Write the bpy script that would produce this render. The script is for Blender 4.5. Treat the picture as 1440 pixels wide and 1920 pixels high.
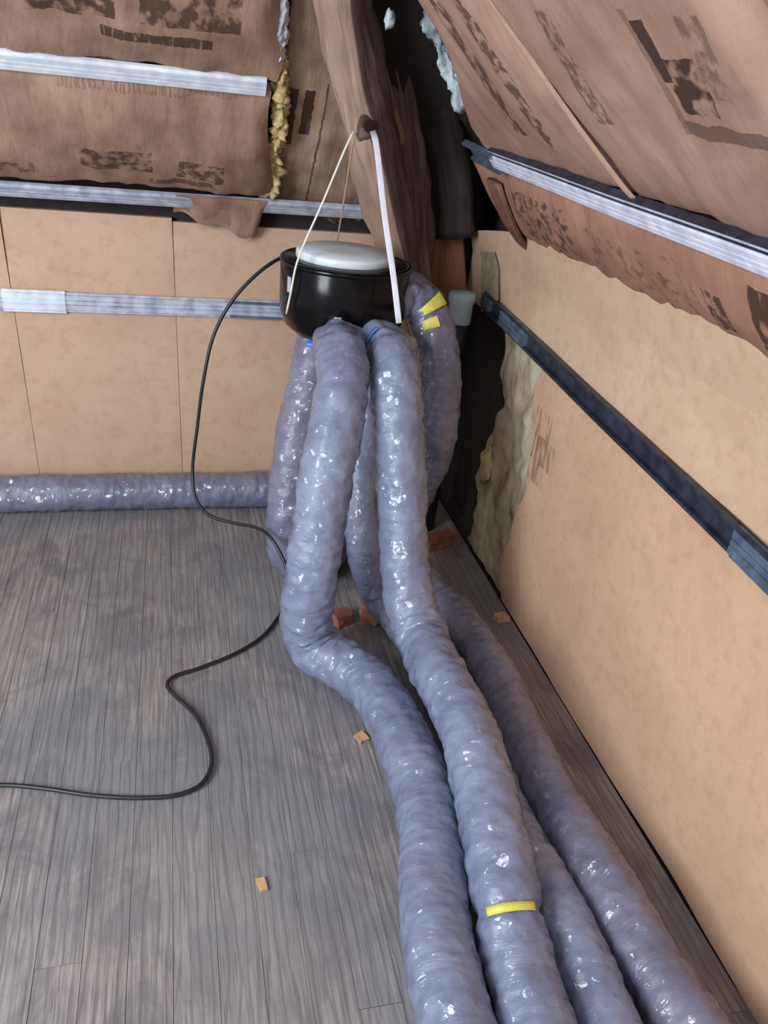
import bpy, bmesh, math, random
import numpy as np
from mathutils import Vector, Matrix, noise as mn

for o in list(bpy.data.objects):
    bpy.data.objects.remove(o)
sc = bpy.context.scene
COL = sc.collection
random.seed(7)

# ------------------------------------------------------------------ camera
F, CX, CY, CH = 1500.0, 720.0, 960.0, 1.6
def cam_basis(v1=(315, 100), sl=.115):
    x1, y1 = v1[0]-CX, v1[1]-CY
    t = -(x1*x1+y1*y1+F*F)/(x1+sl*y1)
    Y = np.array([x1, y1, F]); Y /= np.linalg.norm(Y)
    X = np.array([x1+t, y1+sl*t, F]); X /= np.linalg.norm(X)
    return np.array([X, Y, np.cross(X, Y)])
RM = cam_basis()
CAMP = np.array([0, 0, CH])
cam = bpy.data.cameras.new('camera')
cam.sensor_fit = 'VERTICAL'; cam.sensor_height = 24.0; cam.lens = F/1920*24.0
cam.clip_start = .02
co = bpy.data.objects.new('camera', cam); COL.objects.link(co)
M4 = Matrix.Identity(4)
for i in range(3):
    M4[i][0] = RM[i][0]; M4[i][1] = -RM[i][1]; M4[i][2] = -RM[i][2]; M4[i][3] = CAMP[i]
co.matrix_world = M4
sc.camera = co

# ------------------------------------------------------------------ light
w = bpy.data.worlds.new('world'); sc.world = w; w.use_nodes = True
bg = w.node_tree.nodes['Background']; bg.inputs[0].default_value = (.93, .95, 1.0, 1); bg.inputs[1].default_value = .5
def area(name, loc, aim, sx, sy, power, col):
    l = bpy.data.lights.new(name, 'AREA'); l.shape = 'RECTANGLE'; l.size = sx; l.size_y = sy
    l.energy = power; l.color = col
    o = bpy.data.objects.new(name, l); COL.objects.link(o); o.location = loc
    o.rotation_euler = (Vector(aim)-Vector(loc)).to_track_quat('-Z', 'Y').to_euler()
    return o
area('gable_window_light', (-2.0, .1, 1.75), (.6, 2.0, .7), 1.0, 1.5, 84, (.88, .94, 1.0))
area('roof_window_light', (-.2, -.9, 2.9), (.2, 1.3, .2), 1.0, 1.0, 12, (.90, .95, 1.0))
sc.view_settings.view_transform = 'Standard'
sc.view_settings.look = 'None'
sc.view_settings.gamma = 1
sc.view_settings.use_curve_mapping = False
sc.view_settings.exposure = .46

# ------------------------------------------------------------------ pixel -> place
def ray(u, v): return RM @ np.array([(u-CX)/F, (v-CY)/F, 1.])
def atw(u, v, w_): return CAMP + ray(u, v)*w_
def flo(u, v, z=0.):
    d = ray(u, v); return CAMP + d*(z-CH)/d[2]
XR, YB = 1.114, 3.017           # right wall, back wall
A48 = math.radians(48); S48, C48, T48 = math.sin(A48), math.cos(A48), math.tan(A48)
ZRB, ZRR = 1.10, 1.20           # where the slopes start on the back / right
def onX(u, v, X=XR):
    d = ray(u, v); return CAMP + d*X/d[0]
def onY(u, v, Y=YB):
    d = ray(u, v); return CAMP + d*Y/d[1]
def roofR(y, s, o=0.): return Vector((XR - s*C48 - o*S48, y, ZRR + s*S48 - o*C48))
def roofB(x, s, o=0.): return Vector((x, YB - s*C48 - o*S48, ZRB + s*S48 - o*C48))

# ------------------------------------------------------------------ helpers
def link(name, bm, mat, parent=None, smooth=False):
    me = bpy.data.meshes.new(name)
    bm.normal_update(); bm.to_mesh(me); bm.free()
    if smooth:
        me.polygons.foreach_set('use_smooth', [True]*len(me.polygons))
    mats = mat if isinstance(mat, (list, tuple)) else [mat]
    for m in mats: me.materials.append(m)
    o = bpy.data.objects.new(name, me); COL.objects.link(o)
    if parent is not None: o.parent = parent
    return o
def tag(o, label=None, cat=None, group=None, kind=None):
    if label: o['label'] = label
    if cat: o['category'] = cat
    if group: o['group'] = group
    if kind: o['kind'] = kind
    return o
def empty(name, loc=(0, 0, 0)):
    o = bpy.data.objects.new(name, None); COL.objects.link(o); o.empty_display_size = .05
    o.location = loc
    return o
def put(o, parent):
    """parent without moving: mesh is in world coordinates"""
    o.parent = parent; o.matrix_parent_inverse = Matrix.Translation(parent.location).inverted()
    return o
def box(bm, c, s, rot=None, bev=0., seg=1):
    m = Matrix.Translation(Vector(c)) @ (rot.to_4x4() if rot is not None else Matrix.Identity(4)) @ Matrix.Diagonal((s[0], s[1], s[2], 1))
    r = bmesh.ops.create_cube(bm, size=1, matrix=m)
    if bev:
        es = list({e for v in r['verts'] for e in v.link_edges})
        bmesh.ops.bevel(bm, geom=es, offset=bev, segments=seg, affect='EDGES', profile=.5)
    return r
def catmull(pts, step=.01):
    P = [np.array(p, float) for p in pts]
    P = [2*P[0]-P[1]] + P + [2*P[-1]-P[-2]]
    out = []
    for i in range(1, len(P)-2):
        p0, p1, p2, p3 = P[i-1:i+3]
        t = [0.]
        for a, b in ((p0, p1), (p1, p2), (p2, p3)):
            t.append(t[-1] + max(1e-4, np.linalg.norm(b-a))**.5)
        n = max(2, int(np.linalg.norm(p2-p1)/step*1.2))
        for k in range(n):
            x = t[1] + (t[2]-t[1])*k/n
            A1 = (t[1]-x)/(t[1]-t[0])*p0 + (x-t[0])/(t[1]-t[0])*p1
            A2 = (t[2]-x)/(t[2]-t[1])*p1 + (x-t[1])/(t[2]-t[1])*p2
            A3 = (t[3]-x)/(t[3]-t[2])*p2 + (x-t[2])/(t[3]-t[2])*p3
            B1 = (t[2]-x)/(t[2]-t[0])*A1 + (x-t[0])/(t[2]-t[0])*A2
            B2 = (t[3]-x)/(t[3]-t[1])*A2 + (x-t[1])/(t[3]-t[1])*A3
            out.append((t[2]-x)/(t[2]-t[1])*B1 + (x-t[1])/(t[2]-t[1])*B2)
    out.append(P[-2])
    return resample(np.array(out), step)
def resample(P, step):
    d = np.r_[0, np.cumsum(np.linalg.norm(np.diff(P, axis=0), axis=1))]
    n = max(2, int(d[-1]/step)+1)
    s = np.linspace(0, d[-1], n)
    return np.stack([np.interp(s, d, P[:, k]) for k in range(3)], 1)
def frames(P):
    T = np.gradient(P, axis=0); T /= np.linalg.norm(T, axis=1)[:, None]
    ref = np.array([0, 0, 1.]) if abs(T[0][2]) < .9 else np.array([0, 1., 0])
    N = np.cross(np.cross(T[0], ref), T[0]); N /= np.linalg.norm(N)
    Ns = [N]
    for i in range(1, len(P)):
        N = Ns[-1] - T[i]*np.dot(Ns[-1], T[i]); N /= np.linalg.norm(N); Ns.append(N)
    Ns = np.array(Ns); Bs = np.cross(T, Ns)
    return T, Ns, Bs
def tube_bm(P, rfun, n=12, cap=True, bm=None):
    T, N, B = frames(P)
    s = np.r_[0, np.cumsum(np.linalg.norm(np.diff(P, axis=0), axis=1))]
    bm = bm or bmesh.new()
    uvl = bm.loops.layers.uv.verify()
    rows = []
    for i in range(len(P)):
        row = []
        for k in range(n):
            a = 2*math.pi*k/n
            r = rfun(s[i], a) if callable(rfun) else rfun
            row.append(bm.verts.new(P[i] + (N[i]*math.cos(a) + B[i]*math.sin(a))*r))
        rows.append(row)
    for i in range(len(P)-1):
        for k in range(n):
            f = bm.faces.new((rows[i][k], rows[i][(k+1) % n], rows[i+1][(k+1) % n], rows[i+1][k]))
            us = (k/n, (k+1)/n, (k+1)/n, k/n); vs = (s[i], s[i], s[i+1], s[i+1])
            for l, uu, vv in zip(f.loops, us, vs): l[uvl].uv = (uu, vv)
    if cap:
        bm.faces.new(rows[0][::-1]); bm.faces.new(rows[-1])
    return bm

# ------------------------------------------------------------------ materials
def srgb(r, g, b):
    f = lambda c: (c/255/12.92 if c/255 <= .04045 else ((c/255+.055)/1.055)**2.4)
    return (f(r), f(g), f(b), 1)
class NT:
    def __init__(s, name):
        s.m = bpy.data.materials.new(name); s.m.use_nodes = True
        s.t = s.m.node_tree; s.b = s.t.nodes['Principled BSDF']
    def n(s, typ, **kw):
        x = s.t.nodes.new(typ)
        for k, v in kw.items(): setattr(x, k, v)
        return x
    def l(s, a, b): s.t.links.new(a, b)
    def val(s, sock, v):
        if isinstance(v, (int, float)): sock.default_value = v
        elif isinstance(v, (tuple, list)): sock.default_value = v
        else: s.l(v, sock)
    def math(s, op, a, b=0., c=None, clamp=False):
        x = s.n('ShaderNodeMath', operation=op, use_clamp=clamp); s.val(x.inputs[0], a); s.val(x.inputs[1], b)
        if c is not None: s.val(x.inputs[2], c)
        return x.outputs[0]
    def coord(s, kind='Object'): return s.n('ShaderNodeTexCoord').outputs[kind]
    def mapping(s, v, scale=(1, 1, 1), loc=(0, 0, 0), rot=(0, 0, 0)):
        x = s.n('ShaderNodeMapping'); s.l(v, x.inputs[0]); x.inputs['Scale'].default_value = scale
        x.inputs['Location'].default_value = loc; x.inputs['Rotation'].default_value = rot
        return x.outputs[0]
    def noise(s, v, scale, detail=3, rough=.55, dist=0.):
        x = s.n('ShaderNodeTexNoise'); s.l(v, x.inputs['Vector']); x.inputs['Scale'].default_value = scale
        x.inputs['Detail'].default_value = detail; x.inputs['Roughness'].default_value = rough; x.inputs['Distortion'].default_value = dist
        return x.outputs[0]
    def ramp(s, f, stops):
        x = s.n('ShaderNodeValToRGB'); s.l(f, x.inputs[0]); e = x.color_ramp.elements
        while len(e) < len(stops): e.new(.5)
        for k, (p, c) in enumerate(stops):
            e[k].position = p; e[k].color = c if isinstance(c, tuple) else (c, c, c, 1)
        return x.outputs[0]
    def mix(s, f, a, b, blend='MIX'):
        x = s.n('ShaderNodeMix', data_type='RGBA', blend_type=blend)
        s.val(x.inputs[0], f); s.val(x.inputs[6], a); s.val(x.inputs[7], b)
        return x.outputs[2]
    def bump(s, h, strength=.3, dist=.01, prev=None):
        x = s.n('ShaderNodeBump'); s.l(h, x.inputs['Height']); x.inputs['Strength'].default_value = strength
        x.inputs['Distance'].default_value = dist
        if prev is not None: s.l(prev, x.inputs['Normal'])
        return x.outputs[0]
    def done(s, col=None, rough=.6, nrm=None, metal=0., spec=.5):
        if col is not None: s.val(s.b.inputs['Base Color'], col)
        s.val(s.b.inputs['Roughness'], rough); s.b.inputs['Metallic'].default_value = metal
        s.b.inputs['Specular IOR Level'].default_value = spec
        if nrm is not None: s.l(nrm, s.b.inputs['Normal'])
        return s.m
    def sep(s, v):
        x = s.n('ShaderNodeSeparateXYZ'); s.l(v, x.inputs[0]); return x.outputs
def simple(name, col, rough=.5, metal=0., spec=.5, var=.12, nscale=30, bump=0.):
    t = NT(name); v = t.coord(); nz = t.noise(v, nscale)
    c2 = tuple(x*(1-var*2.5) for x in col[:3])+(1,)
    c = t.mix(t.ramp(nz, [(.35, 0.), (.65, 1.)]), c2, col)
    return t.done(c, rough, t.bump(nz, bump, .005) if bump else None, metal, spec)

def mat_floor():
    t = NT('weathered_floorboard'); v = t.coord()
    oi = t.n('ShaderNodeObjectInfo').outputs['Random']
    off = t.n('ShaderNodeCombineXYZ'); t.l(t.math('MULTIPLY', oi, 37.), off.inputs[1])
    va = t.n('ShaderNodeVectorMath', operation='ADD'); t.l(v, va.inputs[0]); t.l(off.outputs[0], va.inputs[1]); va = va.outputs[0]
    grain = t.noise(t.mapping(va, (60, 2.2, 1)), 2.0, 5, .62, .5)
    fine = t.noise(t.mapping(va, (260, 6, 1)), 1.6, 3, .6)
    # cathedral rings
    wv = t.n('ShaderNodeTexWave', wave_type='BANDS', bands_direction='X'); t.l(t.mapping(va, (1, .16, 1)), wv.inputs['Vector'])
    wv.inputs['Scale'].default_value = 14; wv.inputs['Distortion'].default_value = 7; wv.inputs['Detail'].default_value = 2
    wv.inputs['Detail Scale'].default_value = 1.3
    base = t.ramp(grain, [(.28, srgb(98, 92, 93)), (.5, srgb(138, 132, 132)), (.74, srgb(176, 170, 166))])
    tint = t.mix(t.math('MULTIPLY', oi, .35), base, t.mix(.5, base, srgb(128, 112, 104)))
    smud = t.noise(t.mapping(v, (1, .7, 1)), 6.5, 6, .66, .8)
    c = t.mix(t.ramp(smud, [(.46, 0.), (.60, .68)]), tint, srgb(98, 95, 101), 'MIX')
    big = t.noise(v, 1.3, 2, .5)
    c = t.mix(t.ramp(big, [(.42, 0.), (.62, .30)]), c, srgb(172, 162, 154))
    big2 = t.noise(t.mapping(v, (1, 1, 1), (3.1, 1.7, 0)), 1.7, 3, .55, .4)
    c = t.mix(t.ramp(big2, [(.42, 0.), (.60, .55)]), c, srgb(114, 121, 129))
    streak = t.ramp(fine, [(.32, .5), (.46, 0.)])
    c = t.mix(streak, c, srgb(72, 66, 68))
    c = t.mix(t.ramp(wv.outputs['Fac'] if 'Fac' in wv.outputs else wv.outputs[1], [(.0, .42), (.25, 0.)]), c, srgb(86, 80, 82))
    # knots
    vo = t.n('ShaderNodeTexVoronoi'); t.l(t.mapping(va, (3.6, 1.7, .001)), vo.inputs['Vector']); vo.inputs['Scale'].default_value = 1
    kn = t.ramp(vo.outputs['Distance'], [(.02, .8), (.05, .35), (.075, 0.)])
    c = t.mix(kn, c, srgb(62, 56, 58))
    nb = t.bump(grain, .25, .004, t.bump(fine, .2, .002))
    return t.done(c, t.ramp(smud, [(.3, .46), (.7, .62)]), nb, 0, .45)

def glyphs(t, u, v, u0, u1, v0, v1, cu, cv, th, seed=0., wob=None):
    """smeared, unreadable printing inside a rectangle (metres on the sheet)"""
    du = t.math('LESS_THAN', t.math('ABSOLUTE', t.math('SUBTRACT', u, (u0+u1)/2)), (u1-u0)/2)
    dv = t.math('LESS_THAN', t.math('ABSOLUTE', t.math('SUBTRACT', v, (v0+v1)/2)), (v1-v0)/2)
    c = t.n('ShaderNodeCombineXYZ'); t.l(t.math('MULTIPLY', u, 1/cu), c.inputs[0]); t.l(t.math('MULTIPLY', v, 1/cv), c.inputs[1]); c.inputs[2].default_value = seed
    nz = t.noise(c.outputs[0], 1.0, 2.5, .6)
    b = t.ramp(nz, [(th-.07, 0.), (th+.05, 1.)])
    return t.math('MULTIPLY', t.math('MULTIPLY', du, dv), b)
def wobble_uv(t, amt=.006):
    uv = t.coord('UV'); x = t.n('ShaderNodeTexNoise'); t.l(uv, x.inputs['Vector']); x.inputs['Scale'].default_value = 45
    a = t.n('ShaderNodeVectorMath', operation='MULTIPLY_ADD'); t.l(x.outputs[1], a.inputs[0]); a.inputs[1].default_value = (amt*2, amt*2, 0); t.l(uv, a.inputs[2])
    s = t.sep(a.outputs[0]); return uv, s[0], s[1]

def mat_kraft(name, prints, c0=(166, 134, 115), c1=(134, 104, 88), blot=.35, streak=(18, 5)):
    t = NT(name); uv, u, v = wobble_uv(t)
    n1 = t.noise(uv, 5, 4, .6, .3); n2 = t.noise(t.mapping(uv, (streak[0], streak[1], 1)), 2.2, 4, .6, .4)
    c = t.mix(t.ramp(n1, [(.35, 0.), (.65, 1.)]), srgb(*c1), srgb(*c0))
    c = t.mix(t.ramp(n2, [(.30, blot), (.47, 0.)]), c, srgb(104, 74, 60))
    c = t.mix(t.ramp(n2, [(.60, 0.), (.75, blot)]), c, srgb(190, 158, 136))
    tot = None
    for p in prints:
        g = glyphs(t, u, v, *p[:7], seed=p[7] if len(p) > 7 else 0.)
        k = p[8] if len(p) > 8 else .8
        g = t.math('MULTIPLY', g, k)
        tot = g if tot is None else t.math('MAXIMUM', tot, g)
    if tot is not None: c = t.mix(tot, c, srgb(58, 38, 32))
    nb = t.bump(n2, .35, .008, t.bump(t.noise(uv, 120, 3), .15, .002))
    return t.done(c, .62, nb, 0, .35)

def mat_panel(name, c0, c1, marks=()):
    """tan fibre sheet, object space = world"""
    t = NT(name); v = t.coord()
    n1 = t.noise(v, 3.0, 4, .6, .3); n2 = t.noise(v, 26, 4, .65); n3 = t.noise(v, 160, 2)
    c = t.mix(t.ramp(n1, [(.35, 0.), (.65, 1.)]), srgb(*c1), srgb(*c0))
    c = t.mix(t.ramp(n2, [(.34, .22), (.5, 0.)]), c, srgb(152, 116, 90))
    c = t.mix(t.ramp(n3, [(.62, 0.), (.75, .18)]), c, srgb(222, 190, 160))
    if marks:
        s = t.sep(v)
        for (a0, a1, b0, b1, cu, cv, th) in marks:
            g = glyphs(t, s[1], s[2], a0, a1, b0, b1, cu, cv, th)
            c = t.mix(t.math('MULTIPLY', g, .6), c, srgb(112, 76, 58))
    return t.done(c, .75, t.bump(n2, .22, .004, t.bump(n3, .12, .001)), 0, .25)

def mat_duct(name, c0=(128, 135, 160), c1=(108, 115, 142)):
    t = NT(name); v = t.coord(); uv = t.coord('UV')
    n1 = t.noise(v, 7, 3, .6)
    crk = t.noise(t.mapping(uv, (3.2, 15, 1), rot=(0, 0, .12)), 1.5, 4, .55, .9)
    fin = t.noise(t.mapping(uv, (9, 46, 1), rot=(0, 0, -.1)), 1.5, 2, .5, .8)
    vo = t.n('ShaderNodeTexVoronoi'); t.l(t.mapping(uv, (9, 26, 1), rot=(0, 0, .3)), vo.inputs['Vector']); vo.inputs['Scale'].default_value = 1.6
    c = t.mix(t.ramp(n1, [(.35, 0.), (.65, 1.)]), srgb(*c1), srgb(*c0))
    c = t.mix(t.ramp(crk, [(.3, .18), (.42, 0.)]), c, srgb(90, 95, 122))
    nb = t.bump(crk, .38, .012, t.bump(fin, .16, .004, t.bump(vo.outputs['Distance'], .6, .004)))
    m = t.done(c, t.ramp(n1, [(.3, .38), (.7, .52)]), nb, .0, .5)
    # creased film: every little facet of the clear skin is tilted its own way
    fv = t.n('ShaderNodeTexVoronoi'); t.l(t.mapping(uv, (17, 42, 1), rot=(0, 0, .5)), fv.inputs['Vector']); fv.inputs['Scale'].default_value = 1.5
    ma = t.n('ShaderNodeVectorMath', operation='MULTIPLY_ADD'); t.l(fv.outputs['Color'], ma.inputs[0]); ma.inputs[1].default_value = (.75, .75, .75)
    sb = t.n('ShaderNodeVectorMath', operation='ADD'); t.l(nb, sb.inputs[0]); sb.inputs[1].default_value = (-.375, -.375, -.375)
    t.l(sb.outputs[0], ma.inputs[2])
    no = t.n('ShaderNodeVectorMath', operation='NORMALIZE'); t.l(ma.outputs[0], no.inputs[0])
    t.l(no.outputs[0], t.b.inputs['Coat Normal'])
    t.b.inputs['Coat Weight'].default_value = .8; t.b.inputs['Coat Roughness'].default_value = .13
    return m

def mat_wood(name, c0, c1, axis=2, rough=.7, sc_=1.):
    t = NT(name); v = t.coord('UV')
    g = t.noise(t.mapping(v, (14*sc_, 1.6, 1)), 2.2, 5, .62, .6)
    f = t.noise(t.mapping(v, (60*sc_, 5, 1)), 2., 3)
    b = t.noise(t.coord(), 5, 3)
    c = t.ramp(g, [(.32, srgb(*c1)), (.62, srgb(*c0))])
    c = t.mix(t.ramp(b, [(.45, 0.), (.65, .4)]), c, srgb(*c1))
    return t.done(c, rough, t.bump(g, .5, .01, t.bump(f, .25, .003)), 0, .3)

M_floor = mat_floor()
M_sub = simple('dark_underfloor', srgb(62, 56, 54), .9)
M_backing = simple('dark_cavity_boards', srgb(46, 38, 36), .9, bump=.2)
M_panelB = mat_panel('tan_insulation_board', (198, 166, 143), (188, 155, 132))
M_panelR = mat_panel('tan_insulation_sheet', (204, 167, 139), (190, 154, 127),
                     [(2.03, 2.25, .57, .66, .018, .12, .52), (2.08, 2.20, .50, .74, .016, .15, .55)])
M_panelR2 = mat_panel('pale_insulation_sheet', (203, 173, 146), (190, 159, 132))
M_wool = None
def mat_wool(name, c0, c1, c2):
    t = NT(name); v = t.coord()
    n1 = t.noise(t.mapping(v, (1, 1.6, .7)), 9, 5, .65, .5); n2 = t.noise(v, 90, 3, .6)
    c = t.ramp(n1, [(.30, srgb(*c2)), (.46, srgb(*c1)), (.66, srgb(*c0))])
    return t.done(c, .95, t.bump(n1, .5, .015, t.bump(n2, .5, .004)), 0, .1)
M_wool = mat_wool('mineral_wool', (190, 180, 156), (168, 156, 132), (112, 98, 72))
M_ywool = mat_wool('yellow_glass_wool', (212, 194, 148), (190, 166, 118), (126, 100, 66))
M_white = mat_wool('white_foam', (214, 224, 226), (178, 190, 196), (110, 116, 124))
M_galv = None
def mat_metal(name, c0, c1, rough=.35, metal=.7):
    t = NT(name); v = t.coord(); n = t.noise(v, 22, 3); f = t.noise(v, 5, 2)
    c = t.mix(t.ramp(n, [(.35, 0.), (.65, 1.)]), srgb(*c1), srgb(*c0))
    c = t.mix(t.ramp(f, [(.5, 0.), (.7, .35)]), c, srgb(*c1))
    return t.done(c, rough, t.bump(n, .06, .002), metal, .5)
M_galv = mat_metal('galvanised_steel', (206, 214, 228), (160, 166, 182), .38, .35)
M_galvb = mat_metal('bright_galvanised_steel', (232, 240, 248), (204, 212, 226), .35, .2)
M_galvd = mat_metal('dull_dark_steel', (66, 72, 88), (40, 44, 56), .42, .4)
M_galvm = mat_metal('bluish_dull_steel', (112, 128, 148), (80, 94, 112), .42, .4)
M_galvl = mat_metal('pale_galvanised_steel', (222, 226, 240), (190, 194, 212), .5, .0)
M_duct = mat_duct('grey_duct_film')
M_duct2 = mat_duct('mauve_grey_duct_film', (118, 119, 140), (100, 101, 124))
M_black = None
def mat_black():
    t = NT('glossy_black_plastic'); n = t.noise(t.coord(), 40, 2)
    return t.done(srgb(7, 7, 10), t.ramp(n, [(.3, .16), (.7, .22)]), None, 0, .22)
M_black = mat_black()
M_lid = simple('white_plastic', srgb(216, 226, 232), .4, var=.03)
M_strap = simple('white_strap', srgb(214, 214, 226), .5, var=.05)
M_cordw = simple('white_cord', srgb(232, 228, 220), .7, var=.05)
M_cordt = simple('tan_cord', srgb(178, 150, 128), .8, var=.05)
M_yel = simple('yellow_tape', srgb(222, 214, 96), .45, var=.06)
M_blue = simple('blue_tape', srgb(70, 130, 205), .45, var=.06)
M_cable = simple('black_rubber_cable', srgb(34, 33, 36), .42, var=.1)
M_cap = simple('pale_grey_plastic', srgb(176, 196, 206), .5, var=.04)
M_pipe = simple('black_plastic_pipe', srgb(24, 22, 28), .5)
M_chip = simple('pale_wood_chip', srgb(200, 162, 116), .8)
M_brick = simple('red_brick', srgb(150, 98, 80), .9, bump=.4)
M_brown = mat_wood('brown_board', (150, 98, 68), (116, 74, 52))
M_beam = mat_wood('hewn_brown_beam', (178, 150, 134), (140, 116, 104))
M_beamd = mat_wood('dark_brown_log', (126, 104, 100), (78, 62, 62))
M_shade_stub = mat_wood('mauve_brown_shade_and_stub', (116, 94, 92), (86, 68, 68))  # shaded side of the beam painted as a darker wood; also colours the stub
M_dark = mat_wood('dark_rafter_with_shade', (62, 50, 48), (34, 28, 28))  # dark wood with the shade of the roof corner put into its colour
M_stick = simple('grey_sticker', srgb(170, 174, 186), .4, var=.05)
M_tapeb = simple('brown_paper_tape', srgb(186, 152, 130), .5, var=.06)

# ------------------------------------------------------------------ floor
bm = bmesh.new(); box(bm, (-.6, 1.1, -.045), (3.9, 4.3, .04)); floor = link('floor', bm, M_sub); tag(floor, kind='structure')
BW = .088
x = XR - .002; rr = random.Random(3)
while x > -2.5:
    x0 = x-BW
    ys = [-1.0]; 
    ys.append(rr.uniform(.2, 2.4)); ys.append(YB+.01)
    for a, b in zip(ys[:-1], ys[1:]):
        bm = bmesh.new()
        dz = rr.uniform(-.0012, .0006)
        box(bm, ((x+x0)/2, (a+b)/2, -.0125+dz), (BW-.0008, b-a-.0007, .025), bev=.0005)
        link('floorboard', bm, M_floor, floor)
    x = x0

# ------------------------------------------------------------------ walls
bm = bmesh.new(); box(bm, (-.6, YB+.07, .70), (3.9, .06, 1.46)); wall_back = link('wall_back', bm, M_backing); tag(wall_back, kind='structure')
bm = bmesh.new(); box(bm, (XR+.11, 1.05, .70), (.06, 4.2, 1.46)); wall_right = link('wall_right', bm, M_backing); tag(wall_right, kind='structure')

def sheet(fn, nu, nv, th, mat, name, parent=None, uvs=None, smooth=True):
    """closed sheet: fn(a,b)->front point with a,b in 0..1 ; th = thickness vector pushing back"""
    bm = bmesh.new(); uvl = bm.loops.layers.uv.verify()
    th = Vector(th)
    fr = [[bm.verts.new(fn(i/nu, j/nv)) for j in range(nv+1)] for i in range(nu+1)]
    bk = [[bm.verts.new(Vector(fn(i/nu, j/nv))*1 + th) for j in range(nv+1)] for i in range(nu+1)] if False else None
    def f4(vs, uv=None):
        f = bm.faces.new(vs)
        if uv:
            for l, q in zip(f.loops, uv): l[uvl].uv = q
    U = uvs or (lambda a, b: (a, b))
    for i in range(nu):
        for j in range(nv):
            f4((fr[i][j], fr[i+1][j], fr[i+1][j+1], fr[i][j+1]),
               (U(i/nu, j/nv), U((i+1)/nu, j/nv), U((i+1)/nu, (j+1)/nv), U(i/nu, (j+1)/nv)))
    # rim and back
    rim = [(i, 0) for i in range(nu)] + [(nu, j) for j in range(nv)] + [(i, nv) for i in range(nu, 0, -1)] + [(0, j) for j in range(nv, 0, -1)]
    bv = [bm.verts.new(fr[i][j].co + th) for i, j in rim]
    n = len(rim)
    for k in range(n):
        a, b = rim[k], rim[(k+1) % n]
        f4((fr[b[0]][b[1]], fr[a[0]][a[1]], bv[k], bv[(k+1) % n]), (U(a[0]/nu, a[1]/nv),)*4)
    bm.faces.new(bv)
    bmesh.ops.recalc_face_normals(bm, faces=bm.faces)
    o = link(name, bm, mat, parent, smooth)
    o.data.set_sharp_from_angle(angle=math.radians(55))
    return o
def nz(p, f, amp, seed=0.):
    return mn.noise(Vector((p[0]*f+seed, p[1]*f+seed*1.7, p[2]*f-seed)))*amp

# back wall: three boards side by side, edges slightly slanted as in the photo
seam = [(-2.5, -2.5), (-.556, -.52), (.0, .02), (1.08, 1.08)]     # x at top, x at bottom
for k in range(3):
    (t0, b0), (t1, b1) = seam[k], seam[k+1]
    def fn(a, b, t0=t0, t1=t1, b0=b0, b1=b1, k=k):
        xl = (b0 + (t0-b0)*b) + .0009; xr_ = (b1 + (t1-b1)*b) - .0009
        x_ = xl + (xr_-xl)*a
        z_ = .002 + (1.098 - .002 - (.012 if k == 2 else 0))*b
        e = min(a*(xr_-xl), (1-a)*(xr_-xl), .03)/.03
        y_ = YB - .0012*math.sin(e*math.pi/2) + nz((x_, 0, z_), 3, .006, k)
        if k == 0 and a > .9: y_ -= .012*max(0, b-.35)*(a-.9)*10
        if b > .93: y_ += .012*((b-.93)/.07)**2
        return Vector((x_, y_, z_))
    sheet(fn, 30, 24, (0, .03, 0), M_panelB, 'wall_panel', wall_back)

# right wall sheets
def fnR(a, b):
    y_ = -.95 + (2.20+.95)*a + .05*nz((0, 0, b*3), 2, 1, 4)*(a**12)
    if a > .99: y_ += .03*math.sin(b*9)
    z_ = .004 + .89*b
    return Vector((XR + nz((y_, z_, 0), 2.2, .012, 3) + nz((y_, z_, 0), 9, .003, 5), y_, z_))
sheet(fnR, 60, 24, (.02, 0, 0), M_panelR, 'wall_panel', wall_right)
def fnR2(a, b):
    y_ = -.95 + (2.99+.95)*a
    top = 1.235 - .11*max(0, (y_-2.2)/.8)**1.5
    z_ = .885 + (top-.885)*b
    lean = max(0, z_-1.06)
    return Vector((XR - .002 - lean*.30 + nz((y_, z_, 0), 3, .010, 8) + nz((y_, z_, 0), 11, .003, 5), y_, z_))
sheet(fnR2, 70, 14, (.02, 0, 0), M_panelR2, 'wall_panel', wall_right)
# bare mineral wool where the sheet is torn away
def fnW(a, b):
    z_ = .003 + .90*b; y_ = 2.10 + (.50 + .13*max(0, .5-z_) + nz((0, 0, z_), 9, .05, 2) + nz((0, 0, z_), 25, .025, 5))*a
    p = (y_, z_, 0)
    dx = nz(p, 6, .022, 1) + nz(p, 17, .012, 2) + nz(p, 40, .005, 3)
    hole = .05*math.exp(-((y_-2.75)/.13)**2)*(1 if z_ > .1 else .5)
    return Vector((XR + .014 + .02*max(0, 1-a*7) + dx*min(1, .3+z_*4) + hole*0 + .04*max(0, a-.9)*10, y_, z_))
wool = sheet(fnW, 60, 60, (.03, 0, 0), M_wool, 'mineral_wool_slab')
tag(wool, 'bare olive grey mineral wool behind the torn sheet in the corner', 'insulation')
# ragged tuft
def lump(name, c, r, mat, parent=None, sub=3, amp=.35, f=14, seed=0):
    bm = bmesh.new(); bmesh.ops.create_icosphere(bm, subdivisions=sub, radius=1)
    for v in bm.verts:
        d = v.co.normalized(); k = 1 + mn.noise(Vector((d.x*1.6+seed, d.y*1.6, d.z*1.6)))*amp + mn.noise(Vector((d.x*5+seed, d.y*5, d.z*5)))*amp*.5
        v.co = Vector((c[0]+d.x*r[0]*k, c[1]+d.y*r[1]*k, c[2]+d.z*r[2]*k))
    return link(name, bm, mat, parent, True)
pt = onX(912, 870, 1.12); link_t = lump('wool_tuft', pt, (.02, .045, .07), M_ywool, wool, seed=3)

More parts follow.
